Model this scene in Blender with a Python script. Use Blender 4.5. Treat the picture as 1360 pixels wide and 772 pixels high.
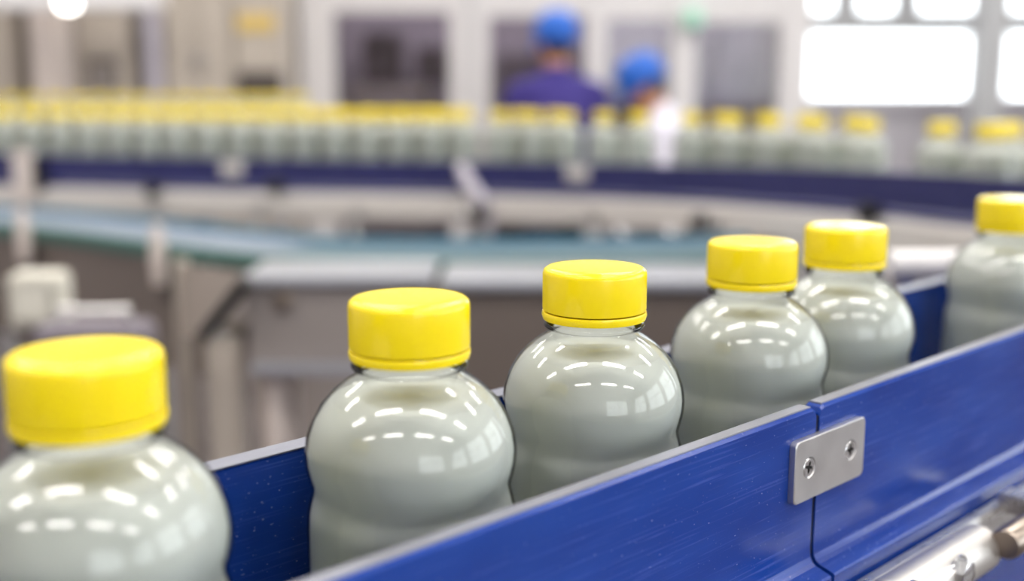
import bpy, bmesh, math, random
import numpy as np
from mathutils import Vector, Matrix
random.seed(7)
for o in list(bpy.data.objects): bpy.data.objects.remove(o)
SC = bpy.context.scene
COL = SC.collection

# ------------------------------------------------------------------ camera
FPX, CX, CY, HOR = 1500.0, 680.0, 386.0, 113.0
CZ = 1.35
PITCH = math.atan((CY - HOR) / FPX)
cam = bpy.data.cameras.new('camera')
camo = bpy.data.objects.new('camera', cam); COL.objects.link(camo)
camo.location = (0, 0, CZ); camo.rotation_euler = (math.pi/2 - PITCH, 0, 0)
cam.sensor_width = 36.0; cam.lens = 36.0 * FPX / 1360.0
cam.clip_start = 0.02; cam.clip_end = 200
cam.dof.use_dof = True; cam.dof.focus_distance = 0.455; cam.dof.aperture_fstop = 3.6
SC.camera = camo
# ------------------------------------------------------------------ sky, light, exposure
SC.view_settings.view_transform = 'Standard'; SC.view_settings.look = 'None'
SC.view_settings.gamma = 1.0; SC.view_settings.use_curve_mapping = False
SC.view_settings.exposure = 0.42
world = bpy.data.worlds.new('overcast_sky'); SC.world = world; world.use_nodes = True
wb = world.node_tree.nodes['Background']
wb.inputs['Color'].default_value = (0.93, 0.97, 1.0, 1); wb.inputs['Strength'].default_value = 4.2
LAMP_W = 24.0

# ------------------------------------------------------------------ helpers
def lin(r, g, b):
    def f(c):
        c /= 255.0
        return c/12.92 if c <= 0.04045 else ((c+0.055)/1.055)**2.4
    return (f(r), f(g), f(b), 1.0)

CR = Vector((1, 0, 0)); CF = Vector((0, math.cos(PITCH), -math.sin(PITCH))); CU = Vector((0, math.sin(PITCH), math.cos(PITCH)))
CAMP = Vector((0, 0, CZ))
def at(px, py, Z):
    """world point on the ray of a photo pixel at forward distance Z"""
    return CAMP + (CF + CR*((px-CX)/FPX) + CU*((CY-py)/FPX)) * Z
def pix(p):
    r = Vector(p) - CAMP; z = r.dot(CF)
    return (CX + FPX*r.dot(CR)/z, CY - FPX*r.dot(CU)/z)

M = {}
def mat(name, col, rough=0.5, metal=0.0, var=0.0, scale=8.0, stretch=(1, 1, 1), bump=0.0, rvar=0.0, emit=None, spec=None, **kw):
    m = bpy.data.materials.new(name); m.use_nodes = True
    nt = m.node_tree; b = nt.nodes['Principled BSDF']
    c = lin(*col); b.inputs['Base Color'].default_value = c
    b.inputs['Roughness'].default_value = rough; b.inputs['Metallic'].default_value = metal
    if spec is not None: b.inputs['Specular IOR Level'].default_value = spec
    for k, v in kw.items(): b.inputs[k.replace('_', ' ')].default_value = v
    if emit:
        b.inputs['Emission Color'].default_value = c; b.inputs['Emission Strength'].default_value = emit
    if var or bump or rvar:
        tc = nt.nodes.new('ShaderNodeTexCoord'); mp = nt.nodes.new('ShaderNodeMapping'); mp.inputs['Scale'].default_value = stretch
        nz = nt.nodes.new('ShaderNodeTexNoise'); nz.inputs['Scale'].default_value = scale; nz.inputs['Detail'].default_value = 5
        nt.links.new(tc.outputs['Object'], mp.inputs['Vector']); nt.links.new(mp.outputs['Vector'], nz.inputs['Vector'])
        if var:
            mx = nt.nodes.new('ShaderNodeMix'); mx.data_type = 'RGBA'
            mx.inputs['A'].default_value = tuple(max(0, x*(1-var)) for x in c[:3]) + (1,)
            mx.inputs['B'].default_value = tuple(min(1, x*(1+var)) for x in c[:3]) + (1,)
            nt.links.new(nz.outputs['Fac'], mx.inputs['Factor']); nt.links.new(mx.outputs['Result'], b.inputs['Base Color'])
        if rvar:
            mr = nt.nodes.new('ShaderNodeMapRange'); mr.inputs['To Min'].default_value = max(0.02, rough-rvar); mr.inputs['To Max'].default_value = rough+rvar
            nt.links.new(nz.outputs['Fac'], mr.inputs['Value']); nt.links.new(mr.outputs['Result'], b.inputs['Roughness'])
        if bump:
            bp = nt.nodes.new('ShaderNodeBump'); bp.inputs['Strength'].default_value = bump; bp.inputs['Distance'].default_value = 0.001
            nt.links.new(nz.outputs['Fac'], bp.inputs['Height']); nt.links.new(bp.outputs['Normal'], b.inputs['Normal'])
    M[name] = m
    return m

class MB:
    """collects shapes into one mesh"""
    def __init__(s): s.v = []; s.f = []
    def add(s, vs, fs):
        n = len(s.v); s.v += [tuple(v) for v in vs]; s.f += [tuple(i+n for i in f) for f in fs]; return s
    def box(s, c, size, rz=0.0, mtx=None):
        hx, hy, hz = size[0]/2, size[1]/2, size[2]/2
        vs = [Vector((x, y, z)) for z in (-hz, hz) for x, y in ((-hx, -hy), (hx, -hy), (hx, hy), (-hx, hy))]
        R = mtx if mtx is not None else Matrix.Rotation(rz, 3, 'Z')
        c = Vector(c)
        return s.add([c + R @ v for v in vs], [(3, 2, 1, 0), (4, 5, 6, 7), (0, 1, 5, 4), (1, 2, 6, 5), (2, 3, 7, 6), (3, 0, 4, 7)])
    def box2(s, a, b):
        a = Vector(a); b = Vector(b)
        return s.box((a+b)/2, [abs(b[i]-a[i]) for i in range(3)])
    def lathe(s, prof, seg=32, c=(0, 0, 0), ripple=None):
        c = Vector(c); vs = []; fs = []; n = len(prof)
        for k in range(seg):
            a = 2*math.pi*k/seg
            for i, (r, z) in enumerate(prof):
                rr = r + (ripple[i] if ripple and k % 2 else 0)
                vs.append(c + Vector((rr*math.cos(a), rr*math.sin(a), z)))
        for k in range(seg):
            k2 = (k+1) % seg
            for i in range(n-1):
                fs.append((k*n+i, k2*n+i, k2*n+i+1, k*n+i+1))
        if prof[0][0] > 1e-6: fs.append(tuple(k*n for k in range(seg))[::-1])
        if prof[-1][0] > 1e-6: fs.append(tuple(k*n+n-1 for k in range(seg)))
        return s.add(vs, fs)
    def tube(s, path, r, seg=12, cap=True):
        path = [Vector(p) for p in path]; vs = []; fs = []
        rr = r if isinstance(r, (list, tuple)) else [r]*len(path)
        up = None
        for i, p in enumerate(path):
            t = (path[min(i+1, len(path)-1)] - path[max(i-1, 0)]).normalized()
            if up is None:
                up = t.orthogonal().normalized()
            up = (up - t*up.dot(t)).normalized(); w = t.cross(up)
            for k in range(seg):
                a = 2*math.pi*k/seg
                vs.append(p + (up*math.cos(a) + w*math.sin(a))*rr[i])
        for i in range(len(path)-1):
            for k in range(seg):
                k2 = (k+1) % seg
                fs.append((i*seg+k, i*seg+k2, (i+1)*seg+k2, (i+1)*seg+k))
        if cap:
            fs.append(tuple(range(seg))[::-1]); fs.append(tuple((len(path)-1)*seg+k for k in range(seg)))
        return s.add(vs, fs)
    def sweep(s, prof, path, nrm):
        """prof: closed list of (outward, z offset); path: points; nrm: outward unit vectors"""
        n = len(prof); vs = []; fs = []
        for p, q in zip(path, nrm):
            for (a, z) in prof: vs.append(Vector(p) + Vector(q)*a + Vector((0, 0, z)))
        for i in range(len(path)-1):
            for k in range(n):
                k2 = (k+1) % n
                fs.append((i*n+k, (i+1)*n+k, (i+1)*n+k2, i*n+k2))
        fs.append(tuple(range(n))); fs.append(tuple((len(path)-1)*n+k for k in range(n))[::-1])
        return s.add(vs, fs)
    def build(s, name, m, parent=None, bev=0.0, world=True, smooth=True, bseg=2, angle=35):
        me = bpy.data.meshes.new(name)
        vs = s.v
        if parent is not None and world:
            inv = parent_matrix(parent).inverted(); vs = [tuple(inv @ Vector(v)) for v in s.v]
        me.from_pydata([tuple(v) for v in vs], [], s.f)
        bm = bmesh.new(); bm.from_mesh(me)
        bmesh.ops.recalc_face_normals(bm, faces=bm.faces)
        if bev:
            es = [e for e in bm.edges if e.is_manifold and e.calc_face_angle(0) > math.radians(40)]
            bmesh.ops.bevel(bm, geom=es, offset=bev, segments=bseg, affect='EDGES', clamp_overlap=True)
        bm.to_mesh(me); bm.free()
        if smooth:
            me.shade_smooth(); me.set_sharp_from_angle(angle=math.radians(angle))
        o = bpy.data.objects.new(name, me); COL.objects.link(o)
        me.materials.append(M[m] if isinstance(m, str) else m)
        if parent is not None: o.parent = parent
        return o

def parent_matrix(o):
    m = Matrix.LocRotScale(o.location, o.rotation_euler, o.scale)
    return parent_matrix(o.parent) @ m if o.parent else m
def tag(o, label, cat, group=None):
    o['label'] = label; o['category'] = cat
    if group: o['group'] = group
    return o
def thing(name, loc, label, cat, group=None, rz=0.0):
    o = bpy.data.objects.new(name, None); COL.objects.link(o); o.empty_display_size = 0.05
    o.location = loc; o.rotation_euler = (0, 0, rz)
    return tag(o, label, cat, group)
def struct(o):
    o['kind'] = 'structure'; return o
def copy_tree(o, parent=None):
    c = o.copy(); COL.objects.link(c)
    if parent is not None: c.parent = parent
    for ch in list(o.children): copy_tree(ch, c)
    return c

# ------------------------------------------------------------------ materials
mat('floor_mat', (84, 76, 74), 0.35, var=0.2, scale=1.3, rvar=0.1)
mat('ceiling_mat', (225, 224, 220), 0.8, var=0.04, scale=2)
mat('wall_mat', (196, 192, 198), 0.7, var=0.05, scale=2)
mat('greige', (176, 166, 155), 0.4, var=0.06, scale=3)
mat('greige_light', (205, 193, 186), 0.4, var=0.05, scale=3)
mat('lilac_panel', (186, 180, 190), 0.4, var=0.05, scale=3)
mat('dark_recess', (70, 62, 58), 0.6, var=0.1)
mat('white_frame', (208, 204, 204), 0.35, var=0.04, scale=3)
mat('grey_column', (176, 176, 178), 0.5, var=0.04)
mat('steel', (205, 203, 202), 0.28, metal=1.0, rvar=0.08, scale=30, stretch=(1, 8, 8))
mat('steel_satin', (200, 196, 192), 0.42, metal=0.9, rvar=0.06, scale=12)
mat('steel_bright', (222, 222, 224), 0.2, metal=1.0, rvar=0.05, scale=60, stretch=(.2, 3, 3))
mat('steel_dark', (150, 138, 128), 0.3, metal=1.0, rvar=0.08, scale=50)
mat('painted_steel', (214, 208, 202), 0.38, metal=0.25, var=0.06, scale=4)
mat('box_grey', (152, 144, 140), 0.4, metal=0.25, var=0.08, scale=5)
mat('box_lid', (164, 166, 174), 0.3, metal=0.3, var=0.05, scale=5)
mat('brown_panel', (112, 102, 95), 0.45, metal=0.2, var=0.12, scale=4)
mat('black', (26, 24, 24), 0.4)
mat('sheen_grey', (124, 126, 138), 0.4, metal=0.3, var=0.15, scale=40, stretch=(1, 6, 6))
mat('cream', (214, 210, 198), 0.5, var=0.03)
mat('belt_blue', (128, 137, 152), 0.35, var=0.06, scale=10)
mat('belt_slate', (92, 112, 124), 0.35, var=0.12, scale=10)
mat('cover_grey', (128, 121, 130), 0.35, var=0.06, scale=6)
mat('teal', (62, 100, 92), 0.45, var=0.1, scale=8)
mat('deep_teal', (58, 110, 132), 0.4, var=0.1, scale=8)
mat('chain_plastic', (190, 190, 188), 0.45, var=0.05, scale=20)
mat('navy_rail', (40, 41, 88), 0.3, var=0.12, scale=6, stretch=(1, 4, 4), rvar=0.08)
mat('cap_yellow', (238, 212, 18), 0.2, var=0.02, scale=20)
mat('lamp_white', (255, 252, 246), 0.5, emit=6.0)
mat('cloth_purple', (50, 38, 112), 0.85, var=0.12, scale=25, bump=0.3)
mat('cloth_white', (200, 196, 208), 0.85, var=0.04, scale=25, bump=0.3)
mat('cloth_dark', (48, 50, 66), 0.85, var=0.1, scale=25)
mat('cap_blue', (16, 88, 182), 0.6, var=0.1, scale=25)
mat('skin', (176, 124, 96), 0.5, var=0.06, scale=20)
mat('hair', (38, 28, 24), 0.5, var=0.2, scale=60)
mat('shoe', (230, 230, 228), 0.5)
mat('yellow_sticker', (206, 176, 96), 0.5)
mat('green_lamp', (150, 205, 180), 0.3)
mat('eye_white', (235, 232, 228), 0.3)

def rail_material():
    m = bpy.data.materials.new('blue_guide'); m.use_nodes = True; nt = m.node_tree; N = nt.nodes; Lk = nt.links
    b = N['Principled BSDF']; b.inputs['Specular IOR Level'].default_value = 0.38
    tc = N.new('ShaderNodeTexCoord')
    def noise(stretch, scale, detail, lo, hi):
        mp = N.new('ShaderNodeMapping'); mp.inputs['Scale'].default_value = stretch
        nz = N.new('ShaderNodeTexNoise'); nz.inputs['Scale'].default_value = scale; nz.inputs['Detail'].default_value = detail
        Lk.new(tc.outputs['Object'], mp.inputs['Vector']); Lk.new(mp.outputs['Vector'], nz.inputs['Vector'])
        mr = N.new('ShaderNodeMapRange'); mr.inputs['From Min'].default_value = lo; mr.inputs['From Max'].default_value = hi
        Lk.new(nz.outputs['Fac'], mr.inputs['Value']); return mr.outputs['Result']
    def mix(a, bcol, fac, k):
        mt = N.new('ShaderNodeMath'); mt.operation = 'MULTIPLY'; mt.inputs[1].default_value = k; Lk.new(fac, mt.inputs[0])
        mx = N.new('ShaderNodeMix'); mx.data_type = 'RGBA'; Lk.new(mt.outputs[0], mx.inputs['Factor'])
        if isinstance(a, tuple): mx.inputs['A'].default_value = a
        else: Lk.new(a, mx.inputs['A'])
        mx.inputs['B'].default_value = bcol; return mx.outputs['Result']
    cloud = noise((1, 3, 3), 14, 2, 0.3, 0.75)
    streak = noise((5, 60, 170), 5, 4, 0.55, 0.8)
    speck = noise((60, 60, 110), 9, 2, 0.69, 0.80)
    col = mix(lin(12, 46, 124), lin(18, 58, 140), cloud, 1.0)
    col = mix(col, lin(90, 112, 190), streak, 0.30)
    col = mix(col, lin(190, 200, 232), speck, 0.55)
    Lk.new(col, b.inputs['Base Color'])
    mr = N.new('ShaderNodeMapRange'); mr.inputs['To Min'].default_value = 0.16; mr.inputs['To Max'].default_value = 0.26
    Lk.new(cloud, mr.inputs['Value']); Lk.new(mr.outputs['Result'], b.inputs['Roughness'])
    bp = N.new('ShaderNodeBump'); bp.inputs['Strength'].default_value = 0.12; bp.inputs['Distance'].default_value = 0.0004
    Lk.new(streak, bp.inputs['Height']); Lk.new(bp.outputs['Normal'], b.inputs['Normal'])
    M['blue_guide'] = m
rail_material()

def plastic_shell():
    m = bpy.data.materials.new('clear_plastic'); m.use_nodes = True; nt = m.node_tree; N = nt.nodes; Lk = nt.links
    N.remove(N['Principled BSDF']); out = N['Material Output']
    t = N.new('ShaderNodeBsdfTransparent'); t.inputs['Color'].default_value = (0.96, 0.975, 0.965, 1)
    g = N.new('ShaderNodeBsdfGlossy'); g.inputs['Roughness'].default_value = 0.08
    lw = N.new('ShaderNodeFresnel'); lw.inputs['IOR'].default_value = 1.6
    mx = N.new('ShaderNodeMixShader')
    Lk.new(lw.outputs['Fac'], mx.inputs['Fac']); Lk.new(t.outputs[0], mx.inputs[1]); Lk.new(g.outputs[0], mx.inputs[2])
    Lk.new(mx.outputs[0], out.inputs['Surface'])
    M['clear_plastic'] = m
plastic_shell()
def lemonade():
    m = bpy.data.materials.new('cloudy_lemonade'); m.use_nodes = True; nt = m.node_tree; N = nt.nodes; Lk = nt.links
    N.remove(N['Principled BSDF']); out = N['Material Output']
    c = (0.95, 0.965, 0.92, 1)
    d = N.new('ShaderNodeBsdfDiffuse'); d.inputs['Color'].default_value = c
    t = N.new('ShaderNodeBsdfTranslucent'); t.inputs['Color'].default_value = (0.98, 0.99, 0.94, 1)
    g = N.new('ShaderNodeBsdfGlass'); g.inputs['Color'].default_value = (0.97, 0.99, 0.96, 1); g.inputs['IOR'].default_value = 1.3; g.inputs['Roughness'].default_value = 0.12
    m1 = N.new('ShaderNodeMixShader'); m1.inputs['Fac'].default_value = 0.31
    m2 = N.new('ShaderNodeMixShader'); m2.inputs['Fac'].default_value = 0.13
    Lk.new(d.outputs[0], m1.inputs[1]); Lk.new(t.outputs[0], m1.inputs[2]); Lk.new(m1.outputs[0], m2.inputs[1]); Lk.new(g.outputs[0], m2.inputs[2])
    Lk.new(m2.outputs[0], out.inputs['Surface']); M['cloudy_lemonade'] = m
lemonade()
def glass(name, tint, rough=0.03):
    m = bpy.data.materials.new(name); m.use_nodes = True; nt = m.node_tree; N = nt.nodes; Lk = nt.links
    N.remove(N['Principled BSDF']); out = N['Material Output']
    t = N.new('ShaderNodeBsdfTransparent'); t.inputs['Color'].default_value = tint
    g = N.new('ShaderNodeBsdfGlossy'); g.inputs['Roughness'].default_value = rough
    lw = N.new('ShaderNodeFresnel'); lw.inputs['IOR'].default_value = 1.5; mx = N.new('ShaderNodeMixShader')
    Lk.new(lw.outputs['Fac'], mx.inputs['Fac']); Lk.new(t.outputs[0], mx.inputs[1]); Lk.new(g.outputs[0], mx.inputs[2]); Lk.new(mx.outputs[0], out.inputs['Surface'])
    M[name] = m
glass('window_glass', (0.97, 0.98, 0.98, 1)); glass('smoked_glass', (0.74, 0.71, 0.76, 1), 0.05)

# ------------------------------------------------------------------ the hall
X0, X1, Y0, Y1, HC = -6.0, 6.0, -6.0, 9.5, 4.4
struct(MB().box2((X0-.2, Y0, -0.12), (X1+.2, Y1+.2, 0)).build('floor', 'floor_mat'))
struct(MB().box2((X0-.2, Y0, HC), (X1+.2, Y1+.2, HC+.15)).build('ceiling', 'ceiling_mat'))
struct(MB().box2((X0-.2, Y0, 0), (X0, Y1, HC)).build('wall_left', 'wall_mat'))

def wall_with_openings(name, axis, pos0, pos1, a0, a1, ops):
    """wall along one axis, openings = [(a0,a1,z0,z1)] sorted"""
    mb = MB()
    def bx(u0, u1, z0, z1):
        if u1-u0 < 1e-4 or z1-z0 < 1e-4: return
        if axis == 'x': mb.box2((u0, pos0, z0), (u1, pos1, z1))
        else: mb.box2((pos0, u0, z0), (pos1, u1, z1))
    cur = a0
    for (u0, u1, z0, z1) in ops:
        bx(cur, u0, 0, HC); bx(u0, u1, 0, z0); bx(u0, u1, z1, HC); cur = u1
    bx(cur, a1, 0, HC)
    return struct(mb.build(name, 'wall_mat'))
ZW = Y1/math.cos(PITCH)*1.0
def xw(px): return at(px, 60, Y1/ (CF + CU*((CY-60)/FPX)).y).x
def zw(py): return at(1200, py, Y1/(CF + CU*((CY-py)/FPX)).y).z
wA, wB, wC, wD = xw(1072), xw(1302), xw(1336), xw(1500)
zb, zt = zw(136), 3.9
wall_with_openings('wall_back', 'x', Y1, Y1+.2, X0, X1, [(wA, wB, zb, zt), (wC, wD, zb, zt)])
def window(idx, x0, x1, z0, z1, ztr, mull):
    w = bpy.data.objects.new('window_%d' % idx, None); COL.objects.link(w); w.location = ((x0+x1)/2, Y1+.1, z0); w['kind'] = 'structure'
    f = MB(); t = 0.05
    f.box2((x0, Y1+.06, z0), (x0+t, Y1+.14, z1)); f.box2((x1-t, Y1+.06, z0), (x1, Y1+.14, z1))
    f.box2((x0+t, Y1+.06, z0), (x1-t, Y1+.14, z0+t)); f.box2((x0+t, Y1+.06, z1-t), (x1-t, Y1+.14, z1))
    f.build('window_frame', 'white_frame', w)
    MB().box2((x0+t, Y1+.06, ztr-.09), (x1-t, Y1+.14, ztr+.09)).build('transom', 'grey_column', w)
    for m_ in mull: MB().box2((m_-.1, Y1+.06, ztr+.09), (m_+.1, Y1+.14, z1-t)).build('mullion', 'grey_column', w)
    MB().box2((x0+t, Y1+.095, z0+t), (x1-t, Y1+.105, ztr-.09)).build('pane', 'window_glass', w)
    xs = [x0+t] + [v for m_ in mull for v in (m_-.1, m_+.1)] + [x1-t]
    for i in range(0, len(xs), 2):
        MB().box2((xs[i], Y1+.095, ztr+.09), (xs[i+1], Y1+.105, z1-t)).build('pane', 'window_glass', w)
    MB().box2((x0-.05, Y1-.08, z0-.05), (x1+.05, Y1+.05, z0)).build('window_sill', 'lilac_panel', w)
window(1, wA, wB, zb, zt, zw(30), [xw(1125), xw(1206)])
window(2, wC, wD, zb, zt, zw(30), [xw(1420)])
RW = [(-5.2, -2.4, 1.0, 3.7), (-1.8, 1.0, 1.0, 3.7), (1.6, 4.4, 1.0, 3.7), (5.0, 7.8, 1.0, 3.7)]
wall_with_openings('wall_right', 'y', X1, X1+.2, Y0, Y1, RW)
for i, (u0, u1, z0, z1) in enumerate(RW):
    w = bpy.data.objects.new('window_%d' % (i+3), None); COL.objects.link(w); w.location = (X1+.1, (u0+u1)/2, z0); w['kind'] = 'structure'
    f = MB()
    for a, b in ((u0, u0+.06), (u1-.06, u1), ((u0+u1)/2-.03, (u0+u1)/2+.03)): f.box2((X1+.06, a, z0), (X1+.14, b, z1))
    for a, b in ((z0, z0+.06), (z1-.06, z1), (2.5, 2.56)): f.box2((X1+.065, u0, a), (X1+.135, u1, b))
    f.build('window_frame', 'white_frame', w)
    for a, b in ((u0+.06, (u0+u1)/2-.03), ((u0+u1)/2+.03, u1-.06)):
        for c, d in ((z0+.06, 2.5), (2.56, z1-.06)):
            MB().box2((X1+.095, a, c), (X1+.105, b, d)).build('pane', 'window_glass', w)

QW = [(1.4, 5.2, 1.0, 3.8)]
wall_with_openings('wall_rear', 'x', Y0, Y0+.2, X0, X1, QW)  # unseen wall added to cut light from behind; window set for bottle reflections
for i, (u0, u1, z0, z1) in enumerate(QW):
    w = bpy.data.objects.new('window_%d' % (i+7), None); COL.objects.link(w); w.location = ((u0+u1)/2, Y0+.1, z0); w['kind'] = 'structure'
    f = MB()
    for a, b in ((u0, u0+.06), (u1-.06, u1), ((u0+u1)/2-.03, (u0+u1)/2+.03)): f.box2((a, Y0+.06, z0), (b, Y0+.14, z1))
    for a, b in ((z0, z0+.06), (z1-.06, z1), (2.5, 2.56)): f.box2((u0, Y0+.065, a), (u1, Y0+.135, b))
    f.build('window_frame', 'white_frame', w)
    for a, b in ((u0+.06, (u0+u1)/2-.03), ((u0+u1)/2+.03, u1-.06)):
        for c, d in ((z0+.06, 2.5), (2.56, z1-.06)):
            MB().box2((a, Y0+.095, c), (b, Y0+.105, d)).build('pane', 'window_glass', w)

# ceiling luminaires
def luminaire(x, y, lab):
    t = thing('ceiling_light', (x, y, HC), lab, 'ceiling light', 'ceiling lights in rows')
    MB().box((x, y, HC-.04), (1.5, .34, .08)).build('housing', 'white_frame', t, bev=.01)
    MB().box((x, y, HC-.085), (1.42, .28, .012)).build('diffuser', 'lamp_white', t)
    for s in (-1, 1): MB().box((x+s*.74, y, HC-.05), (.03, .36, .10)).build('end_cap', 'grey_column', t)
    l = bpy.data.lights.new('tube_light', 'AREA'); l.shape = 'RECTANGLE'; l.size = 1.4; l.size_y = .27; l.energy = LAMP_W; l.color = (1, .965, .92)
    lo = bpy.data.objects.new('tube_light', l); COL.objects.link(lo); lo.parent = t; lo.location = (0, 0, -.1)
for x in (-3.4, -1.1, 1.2, 3.5):
    for y in (-2.4, -0.2, 2.0, 4.2, 6.4):
        luminaire(x, y, 'long white ceiling light with glowing diffuser, one of the rows overhead')

# ------------------------------------------------------------------ the conveyor in front
dvec = Vector((1580/FPX, 0, 0)); _r = CF + CR*((2260-CX)/FPX) + CU*((CY-HOR)/FPX)
D = Vector((_r.x, _r.y, 0)).normalized(); NV = Vector((-D.y, D.x, 0)); RZ = math.atan2(D.y, D.x)
TC, LC = 0.45, 0.305
def W(t, L, drop): return D*t + NV*L + Vector((0, 0, CZ-drop))
def loc(t, L, drop): return Vector((t-TC, L-LC, CZ-drop))          # in the conveyor's own frame
def on_face(px, py, L):
    """t and drop where a pixel's ray meets the upright plane at distance L from the camera's track line"""
    r = CF + CR*((px-CX)/FPX) + CU*((CY-py)/FPX); k = L / r.dot(NV)
    p = r*k; return p.dot(D), -p.z
def t_of(px, L, drop):
    lo_, hi = -3.0, 20.0
    lo_ = -L*D.x*0 + -0.05
    for _ in range(60):
        mid = (lo_+hi)/2
        if pix(W(mid, L, drop))[0] < px: lo_ = mid
        else: hi = mid
    return (lo_+hi)/2

conv = thing('bottle_conveyor', D*TC + NV*LC, 'sharp foreground conveyor with bright blue side guides carrying six yellow-capped bottles', 'conveyor', rz=RZ)
RT = 0.137                      # drop of the guide tops below the lens
LN = 0.2475                     # outer face of the near guide
def guide_profile(L0, sgn):
    pts = [(.0080, -.0006), (.0074, 0), (.0012, 0), (0, -.0012), (0, -.0655), (-.0004, -.0685), (-.0016, -.0708), (-.0034, -.0720),
           (-.0105, -.0741), (-.0111, -.0748), (-.0111, -.118), (.0040, -.118), (.0080, -.112)]
    return [(L0 + sgn*a, z) for a, z in pts]
tj, _ = on_face(1086.5, 560, LN)
def guide(t0, t1, L0, sgn, name='guide_panel', m='blue_guide'):
    prof = guide_profile(L0, sgn); mb = MB()
    r = .0034
    ts = [t0, t0+r*.3, t0+r] ; ins = [r, r*.3, 0]
    ts2 = [t1-r, t1-r*.3, t1]; ins2 = [0, r*.3, r]
    secs = list(zip(ts, ins)) + [(t0+(t1-t0)*k/12, 0) for k in range(1, 12)] + list(zip(ts2, ins2))
    n = len(prof); vs = []; fs = []
    for t, dz in secs:
        for (L, z) in prof:
            vs.append(loc(t, L, RT - z + (dz if z > -.003 else 0)))
    for i in range(len(secs)-1):
        for k in range(n):
            k2 = (k+1) % n; fs.append((i*n+k, (i+1)*n+k, (i+1)*n+k2, i*n+k2))
    fs.append(tuple(range(n))); fs.append(tuple((len(secs)-1)*n+k for k in range(n)))
    mb.add(vs, fs)
    return mb.build(name, m, conv, world=False, angle=14)
guide(-.35, tj-.0014, LN, 1)
guide(tj+.0014, 2.2, LN, 1)
MB().box2(loc(tj-.00135, LN+.0008, RT+.0045), loc(tj+.00135, LN+.0072, RT+.117)).build('joint_shade_strip', 'black', conv, world=False)  # black fill stands in for the shade inside the open guide joint
for a, b in ((-.35, tj-.0042), (tj+.0042, 2.2)):
    MB().box2(loc(a, LN+.0014, RT-.0005), loc(b, LN+.0072, RT+.0005)).build('guide_sheen_strip', 'sheen_grey', conv, world=False, bev=.0002)  # grey colour stands in for surroundings mirrored on the blue guide's top
LF = 0.3545
# far guide: a flat-topped blue strip, its inner face turned to the bottles
def far_guide(t0, t1):
    prof = [(0, -.001), (.001, 0), (.0085, 0), (.0095, -.001), (.0095, -.118), (0, -.118)]
    mb = MB(); mb.sweep([(a, z) for a, z in prof], [loc(t0, LF, RT), loc(t1, LF, RT)], [Vector((0, 1, 0))]*2)
    return mb.build('guide_panel', 'blue_guide', conv, world=False)
far_guide(-.35, .62); far_guide(.622, 2.2)
for a, b in ((-.35, .62), (.622, 2.2)):
    MB().box2(loc(a, LF-.0006, RT-.0006), loc(b, LF+.0098, RT)).build('guide_sheen_strip', 'sheen_grey', conv, world=False, bev=.0003)
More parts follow.
